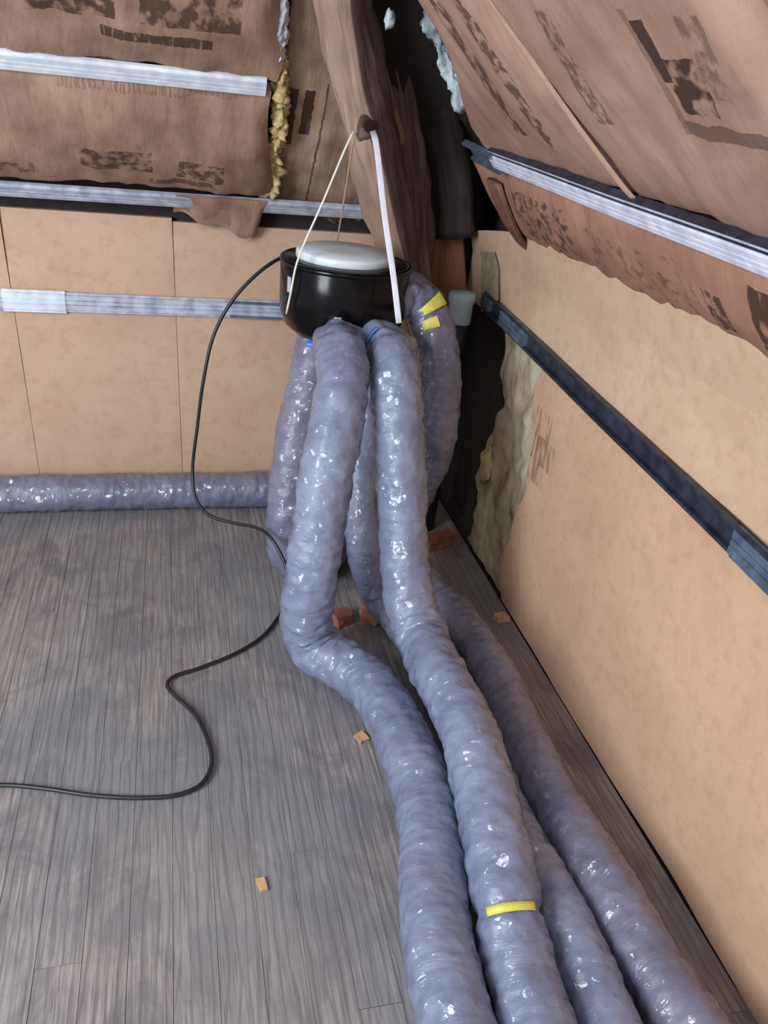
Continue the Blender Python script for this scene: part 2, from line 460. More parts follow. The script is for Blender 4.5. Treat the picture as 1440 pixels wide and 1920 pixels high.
# ------------------------------------------------------------------ roof
bm = bmesh.new()
def slab(bm, P, th):
    vs = [bm.verts.new(p) for p in P]; ws = [bm.verts.new(Vector(p)+Vector(th)) for p in P]
    bm.faces.new(vs); bm.faces.new(ws[::-1]); n = len(P)
    for k in range(n): bm.faces.new((vs[(k+1) % n], vs[k], ws[k], ws[(k+1) % n]))
hz = 2.6
def hipy(s): return YB - (ZRR + s*S48 - ZRB)/T48          # Y on the back slope at the same height
sm = 1.9
slab(bm, [roofB(-2.55, -.02, -.09), roofB(1.4, -.02, -.09), roofB(1.4-sm*C48, sm, -.09), roofB(-2.55, sm, -.09)], (0, .03, .03))
slab(bm, [roofR(-1.0, -.02, -.09), roofR(3.25, -.02, -.09), roofR(3.25-sm*C48, sm, -.09), roofR(-1.0, sm, -.09)], (.03, 0, .03))
bmesh.ops.recalc_face_normals(bm, faces=bm.faces)
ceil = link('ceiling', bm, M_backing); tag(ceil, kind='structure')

def batt(slope, name, u0f, u1f, s0, s1, mat, o0=0., bulge=.04, nu=60, nv=24, rough=.006, seed=0., edge=.05, label=None, th=.05):
    """puffy kraft faced batt on a roof slope: u0f/u1f give the side edges as a function of s"""
    def fn(a, b):
        s = s0 + (s1-s0)*b; u = u0f(s) + (u1f(s)-u0f(s))*a
        h = bulge*max(0, math.sin(math.pi*min(1, max(0, b))))**.6
        wdt = u1f(s)-u0f(s); e = max(0, min(a*wdt, (1-a)*wdt))
        h *= min(1, e/edge + .15)**.5 if e < edge else 1
        p = (u, s, 0)
        h += nz(p, 4, rough*1.6, seed) + nz((u*3.2, s*.8, 0), 5, rough, seed+2) + nz((u*2.0, s, 0), 14, rough*.5, seed+5)
        return slope(u, s, o0 + h)
    def U(a, b):
        s = s0 + (s1-s0)*b; return (u0f(s) + (u1f(s)-u0f(s))*a, s)
    nrm = slope(0, 0, -th) - slope(0, 0, 0)
    o = sheet(fn, nu, nv, nrm, mat, name, None, U)
    if label: tag(o, label, 'insulation')
    return o
K = lambda c: (lambda s: c)
MB1 = mat_kraft('printed_kraft_lower', [(-.29, .20, .555, .60, .007, .07, .52, 1, .45), (-.26, -.05, .27, .36, .05, .05, .50, 2, .85),
                                        (.02, .17, .245, .325, .032, .04, .49, 5, .8), (-.06, .15, .205, .235, .02, .05, .40, 3, .7), (-.6, -.4, .22, .27, .03, .04, .53, 9, .6)])
MB2 = mat_kraft('printed_kraft_upper', [(-.16, .12, .735, .77, .012, .08, .38, 4, .85), (-.34, -.12, .80, .95, .05, .05, .49, 6, .85), (-.06, .19, .80, .95, .04, .06, .49, 7, .8),
                                        (-.5, .2, 1.25, 1.4, .05, .05, .52, 8, .8)])
MB3 = mat_kraft('grey_kraft_bay', [(.355, .38, .36, .57, .05, .5, .30, 2, .95), (.40, .432, .40, .57, .05, .5, .30, 7, .95), (.463, .469, .10, .60, .05, .5, .3, 7, .8), (.48, .70, -.02, .06, .02, .04, .46, 4, .8), (.30, .40, .02, .08, .02, .04, .40, 4, .8)], (164, 140, 118), (132, 108, 90), .45, (34, 4))
MR1 = mat_kraft('printed_kraft_right', [(1.76, 1.82, .42, .95, .025, .03, .50, 3, .75), (1.90, 1.97, .45, .95, .03, .06, .50, 5, .8), (1.56, 1.62, .50, .95, .02, .03, .50, 6, .6)], (170, 137, 119), (146, 114, 98), .2)
MR2 = mat_kraft('printed_kraft_right_near', [(1.135, 1.165, .62, .72, .05, .09, .42, 7, .95), (1.06, 1.15, .57, .66, .05, .05, .44, 3, .95), (1.0, 1.06, .60, .72, .03, .03, .5, 4, .5), (.85, 1.17, .53, .555, .05, .2, .3, 3, .6), (1.165, 1.18, .53, .74, .05, .2, .3, 3, .4),
                                             (1.40, 1.46, .53, .75, .02, .03, .5, 6, .6)], (168, 136, 119), (148, 116, 100), .15)
MR3 = mat_kraft('printed_kraft_strip', [(1.12, 1.20, .05, .24, .035, .06, .44, 2, .9), (1.30, 1.37, .08, .18, .03, .035, .47, 2, .85), (1.95, 2.3, .08, .24, .03, .03, .54, 5, .75), (1.4, 1.9, .05, .22, .03, .03, .60, 8, .5)], (166, 124, 103), (142, 104, 86), .3)

b1 = batt(roofB, 'insulation_batt', K(-2.5), lambda s: .305+.02*math.sin(s*9), .15, .585, MB1, .0, .05, 110, 26, .011, 1,
          label='brown printed kraft insulation batt between the lower and upper metal strips of the back slope')
b2 = batt(roofB, 'insulation_batt', K(-2.5), lambda s: .30-.03*(s-.6)+.012*math.sin(s*20), .625, 1.15, MB2, .0, .05, 110, 26, .011, 2,
          label='brown printed kraft insulation batt above the upper metal strip of the back slope')
b3 = batt(roofB, 'insulation_batt', lambda s: .32, lambda s: .95-s*.5, -.02, 1.1, MB3, -.055, .03, 36, 60, .012, 3,
          label='greyish crumpled kraft batt set back beside the hewn corner beam')
# torn flap hanging from the lower batt
def fl(a, b):
    x_ = .015 + (.31-.015)*a; zt, zb = 1.19, 1.125 - .075*a + .012*math.sin(a*14)
    if a > .93: zb += .05*(a-.93)/.07
    z_ = zb + (zt-zb)*b
    return Vector((x_ - .01*(1-b), YB - .045 - .07*b + .01*math.sin(a*7+b*2) + nz((x_, z_, 0), 12, .01, 3), z_))
def flU(a, b): return (.015+.295*a, -.1+.2*b)
put(sheet(fl, 30, 10, (0, .006, .004), MB1, 'torn_flap', None, flU), b1)

hipR = lambda s: 2.70 - s*.74 + .02*math.sin(s*17) - .05*math.sin(max(0, s)*4)
seamY = lambda s: 1.40 + s*.345
r1 = batt(roofR, 'insulation_batt', lambda s: seamY(s)+.005, hipR, .335, 1.5, MR1, .0, .05, 40, 50, .006, 4, edge=.1,
          label='brown printed kraft batt on the right slope next to the dark corner rafter')
r2 = batt(roofR, 'insulation_batt', lambda s: seamY(s)-.72, lambda s: seamY(s)-.005, .335, 1.5, MR2, .0, .05, 40, 50, .006, 5, edge=.06,
          label='brown kraft batt with bold black print blot on the right slope')
r3 = batt(roofR, 'insulation_batt', K(-.95), lambda s: seamY(s)-.73, .335, 1.5, MR2, .0, .05, 40, 30, .006, 6,
          label='brown kraft batt of the right slope nearest the viewer, at the picture edge')
r4 = batt(roofR, 'insulation_batt', K(-.95), K(2.62), .0, .275, MR3, .0, .035, 110, 14, .011, 7,
          label='crumpled brown kraft strip below the sagging metal strip of the right slope')
# seam tape
def tp(a, b):
    s = .335 + 1.1*a; h = .05*max(0, math.sin(math.pi*min(1, max(0, (s-.335)/1.165))))**.6*.45 + .012
    return roofR(seamY(s) + (b-.5)*.028, s, h + .004*math.sin(b*math.pi))
put(sheet(tp, 40, 4, -(roofR(0, 0, .002)-roofR(0, 0, 0)), M_tapeb, 'seam_tape', None), r1)
# wool showing at the batt ends
def strip_wool(name, pts, rad, mat, amp, seed, parent=None):
    P = catmull(pts, .006)
    def rf(s, a): return rad*(.7 + amp*mn.noise(Vector((math.cos(a)*1.3+seed, math.sin(a)*1.3, s*18))) + .8*amp*mn.noise(Vector((math.cos(a)*3, math.sin(a)*3+s*60, seed+s*35))))
    return link(name, tube_bm(P, rf, 20), mat, parent, True)
yw = strip_wool('glass_wool_edge', [roofB(.318, .10, -.03), roofB(.33, .2, -.01), roofB(.325, .3, -.02), roofB(.33, .45, -.012), roofB(.312, .60, -.02), roofB(.31, .68, -.03)], .027, M_ywool, 1.15, 1)
put(yw, b1); yw['label'] = 'ragged yellow glass wool at the batt end'
yt = strip_wool('glass_wool_edge', [roofB(.30, .70, .0), roofB(.295, .80, .01), roofB(.29, .95, .0)], .018, M_white, .8, 2); put(yt, b2); yt['label'] = 'pale wool tuft at the batt end'
# white foam along the right hip edge
fo = strip_wool('sealing_foam', [atw(800, -60, 2.16), atw(808, 30, 2.22), atw(832, 100, 2.28), atw(856, 160, 2.33), atw(872, 205, 2.38)], .022, M_white, 1.0, 5)
tag(fo, 'white ragged sealing foam bulging beside the dark corner rafter', 'foam')
fl2 = lump('sealing_foam', atw(866, 178, 2.33), (.03, .04, .05), M_white, None, seed=6); fl2.name = 'foam_lump'; put(fl2, fo)
f3 = lump('foam_blob', atw(731, 36, 2.05), (.014, .014, .024), M_white, None, seed=9); tag(f3, 'small white foam blob stuck on the dark rafter near the top', 'foam')

# ------------------------------------------------------------------ beams
def hewn(name, pts, hw, hh, mat, up, amp=.012, seed=0, parent=None, taper=None, rnd=6):
    """roughly squared timber along pts"""
    P = catmull(pts, .03); T = np.gradient(P, axis=0); T /= np.linalg.norm(T, axis=1)[:, None]
    s = np.r_[0, np.cumsum(np.linalg.norm(np.diff(P, axis=0), axis=1))]
    up = np.array(up, float); bm = bmesh.new(); uvl = bm.loops.layers.uv.verify(); rows = []; n = 28
    for i in range(len(P)):
        N = up - T[i]*np.dot(up, T[i]); N /= np.linalg.norm(N); B = np.cross(T[i], N); row = []
        k = taper(s[i]/s[-1]) if taper else 1.
        for j in range(n):
            a = 2*math.pi*j/n; c, d = math.cos(a), math.sin(a)
            q = (abs(c)**rnd + abs(d)**rnd)**(-1/rnd)
            r = 1 + (mn.noise(Vector((c*1.2+seed, d*1.2, s[i]*3)))*amp*1.6 + mn.noise(Vector((c*3+seed, d*3, s[i]*9)))*amp)/max(hw, hh)
            row.append(bm.verts.new(P[i] + (B*c*q*hw + N*d*q*hh)*r*k))
        rows.append(row)
    for i in range(len(P)-1):
        for j in range(n):
            f = bm.faces.new((rows[i][j], rows[i][(j+1) % n], rows[i+1][(j+1) % n], rows[i+1][j]))
            for l, (jj, ii) in zip(f.loops, ((j, i), (j+1, i), (j+1, i+1), (j, i+1))): l[uvl].uv = (jj/n, s[ii])
    bm.faces.new(rows[0][::-1]); bm.faces.new(rows[-1])
    bmesh.ops.recalc_face_normals(bm, faces=bm.faces)
    o = link(name, bm, mat, parent, True)
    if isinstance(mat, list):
        # shade on the side turned to the room corner, put into its colour: whole lengthwise strips of faces
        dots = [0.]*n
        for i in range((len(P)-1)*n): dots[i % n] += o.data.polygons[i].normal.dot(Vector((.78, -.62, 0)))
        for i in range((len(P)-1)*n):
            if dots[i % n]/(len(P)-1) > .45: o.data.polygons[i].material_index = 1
    return o
CU = RM.T  # camera axes in world: RM columns
VIEW = -RM[:, 2]
e = atw(682, 250, 2.36)
beam = hewn('hewn_beam', [atw(778, 640, 3.02), atw(748, 480, 2.82), atw(712, 330, 2.55), atw(682, 190, 2.34), atw(660, 60, 2.14), atw(630, -120, 1.92), atw(560, -480, 1.6)], .064, .064, [M_beam, M_shade_stub],
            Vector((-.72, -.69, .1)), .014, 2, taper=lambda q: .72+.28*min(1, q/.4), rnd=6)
tag(beam, 'light brown hewn corner beam with a broken branch stub carrying the cords', 'beam')
bm = tube_bm(catmull([atw(690, 225, 2.36), atw(684, 243, 2.28), atw(681, 254, 2.235)], .01), lambda s, a: .036 + .005*math.sin(3*a+.5) - s*.12, 14)
put(link('branch_stub', bm, M_shade_stub, None, True), beam)
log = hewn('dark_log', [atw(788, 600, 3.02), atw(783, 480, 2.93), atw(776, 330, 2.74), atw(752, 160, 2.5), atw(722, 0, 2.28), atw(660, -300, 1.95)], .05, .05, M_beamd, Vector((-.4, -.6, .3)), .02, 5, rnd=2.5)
tag(log, 'dark weathered log running behind the light hewn beam', 'beam')
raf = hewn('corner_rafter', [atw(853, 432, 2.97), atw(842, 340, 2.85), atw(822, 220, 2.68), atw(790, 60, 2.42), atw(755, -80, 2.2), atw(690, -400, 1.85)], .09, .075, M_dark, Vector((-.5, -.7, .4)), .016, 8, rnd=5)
tag(raf, 'dark rafter, shade put into its colour, in the roof corner behind the log', 'beam')
bd = hewn('corner_board', [atw(845, 590, 3.05), atw(838, 500, 3.05), atw(832, 395, 3.03)], .07, .012, M_brown, Vector((-.5, -.8, 0)), .002, 4, rnd=9)
tag(bd, 'orange brown board standing upright in the corner below the rafter', 'board')
def fnT(a, b):
    p = onX(908 + 32*a, 585 - 112*b - 22*a*(1-b), XR); lean = max(0, p[2]-1.06)
    return Vector((XR - .012 - lean*.3 + .002*math.sin(a*6), p[1], p[2]))
bg2 = sheet(fnT, 8, 12, (.002, 0, 0), simple('grey_olive_tone', srgb(160, 146, 126), .7), 'olive_strip')  # thin grey olive strip laid over the sheet
tag(bg2, 'grey olive strip lying on the sheet above the dark channel end', 'tape')
bk = hewn('kraft_fold', [roofR(2.50, -.02, .03), roofR(2.42, .12, .05), roofR(2.40, .25, .03)], .045, .008, simple('dark_kraft', srgb(122, 88, 72), .6), Vector((-S48, 0, -C48)), .004, 4, rnd=6)
put(bk, r4)

# ------------------------------------------------------------------ metal strips
def channel(name, A, B_, up, out, wd, mat, prof='ribs', sag=0., n=24, bend=None):
    A, B_ = Vector(A), Vector(B_); up = Vector(up).normalized(); out = Vector(out).normalized()
    if prof == 'ribs':
        pr = [(-.5, 0), (-.5, .008), (-.40, .008), (-.36, .016), (-.14, .016), (-.11, .012), (-.08, .016), (.08, .016), (.11, .012), (.14, .016), (.36, .016), (.40, .008), (.5, .008), (.5, 0)]
    else:
        pr = [(-.5, 0), (-.5, .018), (-.36, .018), (-.33, .005), (.33, .005), (.36, .018), (.5, .018), (.5, 0)]
    bm = bmesh.new(); rows = []
    for i in range(n+1):
        t = i/n; c = A.lerp(B_, t) + up*(-sag*math.sin(math.pi*t)) + up*nz((t*3, 0, 0), 2, .004*bool(sag), 1)
        if bend: c = c + bend(t)
        rows.append([bm.verts.new(c + up*p*wd + out*q) for p, q in pr])
    m = len(pr)
    for i in range(n):
        for k in range(m): bm.faces.new((rows[i][k], rows[i][(k+1) % m], rows[i+1][(k+1) % m], rows[i+1][k]))
    bm.faces.new(rows[0][::-1]); bm.faces.new(rows[-1])
    bmesh.ops.recalc_face_normals(bm, faces=bm.faces)
    return link(name, bm, mat)
yb = YB - .008
c1 = channel('metal_channel', (-2.5, yb, .795), (.46, yb, .795), (0, 0, 1), (0, -1, 0), .068, M_galv)
tag(c1, 'galvanised metal channel across the tan boards of the back wall', 'channel')
c1b = channel('joint_sleeve', (-.575, yb-.003, .795), (-.37, yb-.003, .795), (0, 0, 1), (0, -1, 0), .078, M_galvb); put(c1b, c1); c1b['label'] = 'bright joint sleeve'
c1c = channel('end_piece', (.20, yb-.002, .795), (.39, yb-.002, .793), (0, 0, 1), (0, -1, 0), .060, M_galvm, 'u'); put(c1c, c1)
nB = (0, -S48, -C48); uB = (0, -C48, S48)
c2 = channel('metal_channel', roofB(-2.5, .105, .022), roofB(.72, .105, .0), uB, nB, .062, M_galv)
tag(c2, 'galvanised metal channel at the foot of the back slope above the tan boards', 'channel')
c3 = channel('metal_channel', roofB(-2.5, .605, .012), roofB(.27, .605, .004), uB, nB, .062, M_galvb)
tag(c3, 'bright galvanised metal channel high on the back slope between two kraft batts', 'channel')
# right wall
pa, pb = onX(916, 566, XR-.005), onX(1440, 1068, XR-.005)
d = (pb-pa); pe = pa + d*2.2
c4 = channel('metal_channel', pa, pe, (0, 0, 1), (-1, 0, 0), .062, M_galvd, 'u', sag=-.004)
tag(c4, 'dark steel channel running along the tan sheet of the right wall', 'channel')
q = channel('end_piece', pa+d*.10+np.array([-.004, 0, 0]), pa+d*.24+np.array([-.004, 0, 0]), (0, 0, 1), (-1, 0, 0), .068, M_galvm, 'ribs'); put(q, c4)
q = channel('end_piece', pa-d*.02+np.array([-.002, 0, 0]), pa+d*.03+np.array([-.002, 0, 0]), (0, 0, 1), (-1, 0, 0), .064, M_galvm, 'ribs'); put(q, c4)
q = channel('joint_sleeve', pa+d*.94+np.array([-.003, 0, 0]), pa+d*1.2+np.array([-.003, 0, 0]), (0, 0, 1), (-1, 0, 0), .072, M_galvm, 'ribs'); put(q, c4)
nR = (-S48, 0, -C48); uR = (-C48, 0, S48)
c5 = channel('metal_channel', roofR(2.32, .325, .012), roofR(-.5, .27, .012), uR, nR, .058, M_galvl, sag=.008)
tag(c5, 'galvanised metal channel sagging across the right slope between kraft batts', 'channel')
q = channel('end_piece', roofR(2.52, .335, .010), roofR(2.28, .322, .016), uR, nR, .06, M_galvm, 'u'); put(q, c5)
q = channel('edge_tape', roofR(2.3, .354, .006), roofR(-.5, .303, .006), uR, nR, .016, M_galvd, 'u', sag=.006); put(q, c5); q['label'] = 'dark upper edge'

# ------------------------------------------------------------------ ducts
RAD = .075
specs = {}
specs['D1'] = dict(r=.077, pts=[atw(645, 640, 2.47), atw(644, 650, 2.32), atw(644, 690, 2.245), atw(635, 770, 2.205), atw(618, 860, 2.20), atw(596, 1000, 2.23), atw(580, 1110, 2.265), flo(573, 1190, .13), flo(598, 1232, .085),
                                flo(650, 1246, .08), flo(702, 1292, .078), flo(753, 1385, .078), flo(790, 1480, .078), flo(813, 1600, .078), flo(830, 1720, .078), flo(850, 1860, .078), flo(880, 2060, .078), flo(905, 2500, .078)])
specs['D2'] = dict(r=.075, pts=[atw(690, 640, 2.47), atw(726, 652, 2.36), atw(740, 695, 2.305), atw(745, 770, 2.285), atw(750, 850, 2.29), atw(755, 1000, 2.32), atw(763, 1100, 2.32), atw(787, 1190, 2.31),
                                flo(822, 1258, .23), flo(866, 1340, .215), flo(895, 1420, .20), flo(918, 1510, .17), flo(940, 1620, .135), flo(957, 1717, .10), flo(976, 1800, .08), flo(1008, 1900, .078), flo(1060, 2080, .078), flo(1130, 2500, .078)])
specs['D3'] = dict(r=.070, pts=[atw(735, 560, 2.50), atw(772, 545, 2.53), atw(798, 562, 2.55), atw(818, 625, 2.56), atw(826, 720, 2.59), atw(822, 810, 2.66), atw(802, 875, 2.74), atw(768, 940, 2.83), atw(755, 1020, 2.84),
                                flo(785, 1098, .10), flo(830, 1128, .075), flo(868, 1175, .072), flo(920, 1255, .072), flo(968, 1360, .072), flo(1010, 1450, .072), flo(1080, 1585, .072), flo(1155, 1710, .072), flo(1283, 1910, .072), flo(1400, 2080, .072), flo(1680, 2500, .072)])
specs['D5'] = dict(r=.064, pts=[atw(690, 620, 2.60), atw(688, 690, 2.60), atw(680, 800, 2.60), atw(676, 950, 2.60), atw(690, 1060, 2.62), flo(716, 1120, .085), flo(760, 1175, .068), flo(812, 1260, .066), flo(866, 1360, .066),
                                flo(928, 1480, .066), flo(983, 1600, .066), flo(1028, 1700, .066), flo(1078, 1800, .066), flo(1122, 1900, .066), flo(1205, 2080, .066), flo(1380, 2500, .066)])
specs['D6'] = dict(r=.073, pts=[atw(600, 625, 2.56), atw(588, 690, 2.56), atw(562, 800, 2.56), atw(545, 900, 2.59), atw(539, 1000, 2.64), flo(550, 1062, .10), flo(590, 1058, .075), flo(630, 1010, .073), flo(620, 955, .07), flo(560, 918, .068),
                                flo(490, 912, .066), flo(380, 911, .066), flo(250, 911, .066), flo(100, 911, .066), flo(-150, 914, .066), flo(-900, 925, .066)])
# let the tubes push one another apart
order = list(specs)
pl = {k: catmull(specs[k]['pts'], .03) for k in order}
for it in range(40):
    for i, a in enumerate(order):
        for b in order[i+1:]:
            A, B = pl[a], pl[b]; dmin = (specs[a]['r']+specs[b]['r'])*1.01
            D = A[:, None]-B[None]; L = np.linalg.norm(D, axis=2)
            ii, jj = np.where(L < dmin)
            for p_, q_ in zip(ii, jj):
                if p_ < 3 or q_ < 3: continue
                v = A[p_]-B[q_]; l = np.linalg.norm(v)
                if l < dmin and l > 1e-6:
                    m_ = v/l*(dmin-l)*.12
                    A[p_] += m_; B[q_] -= m_
    for a in order:
        P = pl[a]; P[3:-1] = P[3:-1]*.9 + .05*(P[2:-2]+P[4:])
        P[:, 2] = np.maximum(P[:, 2], specs[a]['r']*.99+.002)
        P[:, 0] = np.minimum(P[:, 0], XR - specs[a]['r'] - .012); P[:, 1] = np.minimum(P[:, 1], YB - specs[a]['r'] - .012)
def duct(key, name, mat, label, pinch=()):
    r = specs[key]['r']; P = catmull(pl[key][::2], .009); sd = hash(key) % 7 if False else order.index(key)*3.1
    T = np.gradient(P, axis=0); T /= np.linalg.norm(T, axis=1)[:, None]
    turn = np.linalg.norm(np.gradient(T, axis=0), axis=1)/.009
    s = np.r_[0, np.cumsum(np.linalg.norm(np.diff(P, axis=0), axis=1))]
    def rf(ss, a):
        k = np.interp(ss, s, turn)
        c, d_ = math.cos(a), math.sin(a)
        wr = mn.noise(Vector((c*1.4+sd, d_*1.4, ss*24)))*.0042 + mn.noise(Vector((c*2.6+ss*9, d_*2.6+sd, ss*40)))*.0032 + mn.noise(Vector((c*4.5-ss*12, d_*4.5+sd, ss*75)))*.0007
        hx = .0006*math.sin(2*math.pi*ss/.032 + a)
        big = mn.noise(Vector((c*.6+sd, d_*.6, ss*5)))*.005
        q = r - .002 + wr*(1+min(2.2, k*.16)) + hx + big
        for p0, dp in pinch: q -= dp*math.exp(-((ss-p0)/.014)**2)
        return q
    o = link(name, tube_bm(P, rf, 44), mat, None, True)
    tag(o, label, 'duct', None)
    return o, P, r, s
def nearest(P, pt): return int(np.argmin(np.linalg.norm(P-np.array(pt), axis=1)))
def band(P, i, r, wd, mat, parent, name, a0=0, a1=2*math.pi, lift=.004):
    T, N, B = frames(P); k = max(1, int(wd/.009/2)); bm = bmesh.new(); rows = []; n = 30
    for q in range(max(0, i-k), min(len(P), i+k+1)):
        rows.append([bm.verts.new(P[q] + (N[q]*math.cos(a0+(a1-a0)*j/n)+B[q]*math.sin(a0+(a1-a0)*j/n))*(r+lift)) for j in range(n+1)])
    for x_, y_ in zip(rows[:-1], rows[1:]):
        for j in range(n): bm.faces.new((x_[j], x_[j+1], y_[j+1], y_[j]))
    bmesh.ops.recalc_face_normals(bm, faces=bm.faces)
    bmesh.ops.solidify(bm, geom=bm.faces[:], thickness=.0015)
    return put(link(name, bm, mat, None, True), parent)
def facing(P, i, pt):
    """angle on ring i that looks towards pt"""
    T, N, B = frames(P); v = np.array(pt)-P[i]; return math.atan2(np.dot(v, B[i]), np.dot(v, N[i]))
CAMV = CAMP
D1, P1, r1_, s1 = duct('D1', 'air_duct', M_duct, 'grey flexible duct hanging foremost under the drum, kinked sharply at the floor')
j2 = None
P2t = catmull(pl['D2'][::2], .009); st2 = np.r_[0, np.cumsum(np.linalg.norm(np.diff(P2t, axis=0), axis=1))]
iy = nearest(P2t, flo(957, 1722, .10))
D2, P2, r2_, s2 = duct('D2', 'air_duct', M_duct, 'grey flexible duct with a narrow yellow tape band on its floor run', [(st2[iy], .010)])
D3, P3, r3_, s3 = duct('D3', 'air_duct', M_duct2, 'mauve grey duct with yellow tape patches at its top, running along the right wall')
D5, P5, r5_, s5 = duct('D5', 'air_duct', M_duct, 'thinner grey untaped duct lying squeezed between the yellow-banded duct and the wall-side duct')
D6, P6, r6_, s6 = duct('D6', 'air_duct', M_duct2, 'grey duct hanging at the left rear and lying along the foot of the back wall')
f = facing(P2, iy, atw(1010, 1600, 1.2)); band(P2, iy, r2_-.006, .022, M_yel, D2, 'yellow_tape_band', f-.75, f+.75)
i3 = nearest(P3, atw(800, 612, 2.55)); f = facing(P3, i3, atw(782, 612, 2.2)); band(P3, i3, r3_, .045, M_yel, D3, 'yellow_tape_patch', f-.4, f+.35)
i3 = nearest(P3, atw(806, 570, 2.55)); f = facing(P3, i3, atw(860, 545, 2.3)); band(P3, i3, r3_, .05, M_yel, D3, 'yellow_tape_patch', f-.6, f+.6)
i2 = nearest(P2, atw(728, 616, 2.36)); f = facing(P2, i2, atw(690, 600, 2.1)); band(P2, i2, r2_, .03, M_blue, D2, 'blue_tape_patch', f-.3, f+.35)
i6 = nearest(P6, atw(592, 655, 2.56)); f = facing(P6, i6, atw(580, 640, 2.2)); band(P6, i6, r6_, .02, M_blue, D6, 'blue_tape_patch', f-.4, f+.4)

# ------------------------------------------------------------------ fan drum
dc = atw(645, 545, 2.5)
fan = empty('fan_drum', tuple(dc + np.array([0, 0, -.142])))
tag(fan, 'glossy black fan drum with white cover hanging from the hewn beam', 'fan')
def lathe(prof, c, n=64):
    bm = bmesh.new(); rows = []
    for r, z in prof:
        rows.append([bm.verts.new((c[0]+r*math.cos(2*math.pi*k/n), c[1]+r*math.sin(2*math.pi*k/n), c[2]+z)) for k in range(n)] if r > 1e-5 else [bm.verts.new((c[0], c[1], c[2]+z))])
    for a, b in zip(rows[:-1], rows[1:]):
        for k in range(n):
            if len(a) == 1: bm.faces.new((a[0], b[(k+1) % n], b[k]))
            elif len(b) == 1: bm.faces.new((a[k], a[(k+1) % n], b[0]))
            else: bm.faces.new((a[k], a[(k+1) % n], b[(k+1) % n], b[k]))
    bmesh.ops.recalc_face_normals(bm, faces=bm.faces)
    return bm
put(link('drum', lathe([(0, -.142), (.11, -.142), (.15, -.132), (.182, -.105), (.197, -.065), (.2, -.02), (.2, .085), (.196, .092), (.19, .094), (0, .094)], dc), M_black, None, True), fan)
put(link('rim', lathe([(.198, .080), (.2015, .081), (.202, .086), (.2015, .093), (.197, .096), (.19, .095), (.19, .08), (.198, .08)], dc), M_black, None, True), fan)
cov = put(link('cover', lathe([(0, .09), (.148, .09), (.152, .094), (.152, .112), (.147, .118), (.05, .1195), (0, .12)], dc + np.array([.0, .02, 0]), 40), M_lid, None, True), fan); cov['label'] = 'round white cover on top'
def curved_sticker(name, az, z, wd, ht, mat):
    bm = bmesh.new(); R_ = .2005; n = 8; a0 = az-wd/2/R_; a1 = az+wd/2/R_
    rows = [[bm.verts.new((dc[0]+R_*math.cos(a0+(a1-a0)*k/n), dc[1]+R_*math.sin(a0+(a1-a0)*k/n), dc[2]+zz)) for k in range(n+1)] for zz in (z-ht/2, z+ht/2)]
    for k in range(n): bm.faces.new((rows[0][k], rows[0][k+1], rows[1][k+1], rows[1][k]))
    bmesh.ops.recalc_face_normals(bm, faces=bm.faces); bmesh.ops.solidify(bm, geom=bm.faces[:], thickness=.0006)
    return put(link(name, bm, mat), fan)
toc = math.atan2(-dc[1], -dc[0])
curved_sticker('sticker', toc-.06, -.045, .022, .026, M_stick)
curved_sticker('sticker', toc-.95, .03, .02, .045, M_stick)
# spigots to the side-mounted ducts
for P_ in (P1, P2, P3):
    a = P_[6]-dc; a[2] = 0; a /= np.linalg.norm(a); z0 = P_[0][2]
    bm = tube_bm(np.array([dc*[1, 1, 0]+[0, 0, z0]+a*t for t in (.12, .17, .20)]), .052, 24)
    put(link('spigot', bm, M_black, None, True), fan)
bm = bmesh.new()

# cords
def cord(name, pts, r, mat, label, flat=None):
    P = catmull(pts, .02)
    if flat: 
        o = hewn(name, pts, flat, r, mat, VIEW, 0, 0, None, None, 4)
    else: o = link(name, tube_bm(P, r, 8), mat, None, True)
    tag(o, label, 'cord')
    return o
cord('suspension_string', [atw(664, 246, 2.235), atw(655, 262, 2.24), atw(607, 375, 2.27), atw(557, 492, 2.305), atw(546, 545, 2.345), atw(537, 588, 2.40)], .0032, M_cordw, 'thin white cord from the branch stub to the left side of the drum')
cord('suspension_string', [atw(668, 250, 2.25), atw(661, 275, 2.30), atw(646, 370, 2.48), atw(631, 458, 2.66)], .0028, M_cordt, 'thin tan cord from the stub to the rear of the drum')
cord('suspension_strap', [atw(699, 246, 2.24), atw(704, 262, 2.23), atw(722, 410, 2.25), atw(738, 520, 2.27), atw(748, 606, 2.29)], .002, M_strap, 'flat white strap from the stub to the right front of the drum', .0085)

# power cable
cab = [atw(556, 476, 2.52), atw(535, 480, 2.50), atw(495, 503, 2.47), atw(440, 558, 2.47), atw(402, 625, 2.50), atw(382, 710, 2.55), atw(370, 800, 2.62), atw(361, 885, 2.68), atw(367, 935, 2.68), atw(392, 966, 2.66), atw(440, 981, 2.63),
       atw(480, 989, 2.58), atw(505, 1005, 2.535), atw(527, 1040, 2.525), atw(543, 1085, 2.53), flo(541, 1125, .012), flo(521, 1158, .010), flo(490, 1195, .010), flo(440, 1226, .010), flo(370, 1254, .010), flo(322, 1270, .010), flo(312, 1284, .010), flo(330, 1306, .010),
       flo(366, 1340, .010), flo(390, 1390, .010), flo(397, 1432, .010), flo(378, 1470, .010), flo(335, 1490, .010), flo(260, 1496, .010), flo(170, 1491, .010), flo(80, 1478, .010), flo(0, 1472, .010), flo(-200, 1490, .010), (-1.3, 1.52, .010), (-2.2, 1.35, .010)]
cb = cord('power_cable', cab, .0058, M_cable, 'black power cable looping from the drum down across the floorboards')
cb['category'] = 'cable'

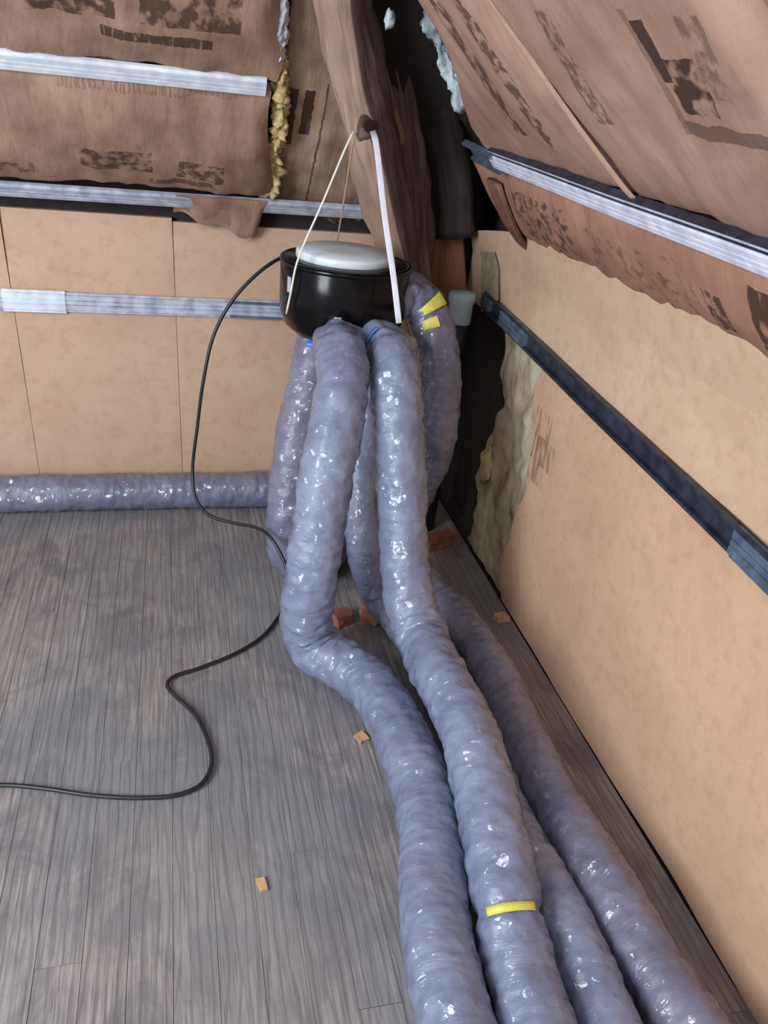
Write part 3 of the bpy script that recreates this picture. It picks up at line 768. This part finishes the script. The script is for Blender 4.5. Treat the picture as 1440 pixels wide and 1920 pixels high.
# vent pipe with pale cap behind the right duct
pt_, pb_ = atw(866, 560, 2.86), flo(815, 1010, .0)
ax = np.array([pt_[0], pt_[1], 0])
vp = link('vent_pipe', tube_bm(np.array([[pt_[0]-.03*(1-k/6), pt_[1], .004+(pt_[2]-.09)*k/6] for k in range(7)]), .05, 24), M_pipe, None, True)
tag(vp, 'black upright pipe with a pale grey cap behind the right duct in the corner', 'pipe')
cp = link('pipe_cap', lathe([(0, -.055), (.040, -.055), (.043, -.05), (.044, .02), (.048, .025), (.049, .05), (.045, .058), (0, .06)], pt_-np.array([0, 0, .035]), 28), M_cap, None, True); put(cp, vp); cp['label'] = 'pale grey round cap'

# ------------------------------------------------------------------ bits on the floor
def bit(name, c, s, rz, mat, label, cat, tilt=0.):
    bm = bmesh.new(); R_ = Matrix.Rotation(rz, 3, 'Z') @ Matrix.Rotation(tilt, 3, 'X')
    bmesh.ops.create_cube(bm, size=1, matrix=Matrix.Diagonal((*s, 1)))
    bmesh.ops.subdivide_edges(bm, edges=bm.edges[:], cuts=2, use_grid_fill=True)
    for v in bm.verts:
        v.co = v.co + Vector([mn.noise(v.co*40+Vector((c[0]*9+k, 3*k, c[1]*7)))*.22*min(s[0], s[1]) for k in (0, 1)] + [mn.noise(v.co*33)*.15*s[2]])
        v.co = R_ @ v.co + Vector(c)
    o = link(name, bm, mat); tag(o, label, cat); return o
c = flo(491, 1660); bit('wood_chip', (c[0], c[1], .004), (.018, .034, .006), .2, M_chip, 'small pale wood chip alone on the open floorboards', 'wood chip')
c = flo(686, 1384); bit('wood_chip', (c[0]-.012, c[1], .005), (.03, .03, .007), .5, M_chip, 'pale wood chip touching the kinked front duct', 'wood chip')
c = flo(640, 1168); bit('brick_fragment', (c[0], c[1], .022), (.06, .05, .042), .4, M_brick, 'reddish brick fragment left of its pale neighbour between the front ducts', 'brick')
c = flo(690, 1164); bit('brick_fragment', (c[0], c[1], .022), (.055, .05, .042), -.2, simple('pale_brick', srgb(196, 140, 100), .9, bump=.4), 'paler orange brick fragment between the front ducts', 'brick')
c = flo(822, 1030); bit('brick_fragment', (c[0], c[1]+.02, .03), (.12, .05, .055), .35, M_brick, 'red brick fragment at the corner foot behind the ducts', 'brick', .0)
c = flo(937, 1163); bit('wood_chip', (XR-.045, c[1], .012), (.05, .035, .02), .2, M_chip, 'pale wood chip at the foot of the right wall', 'wood chip')
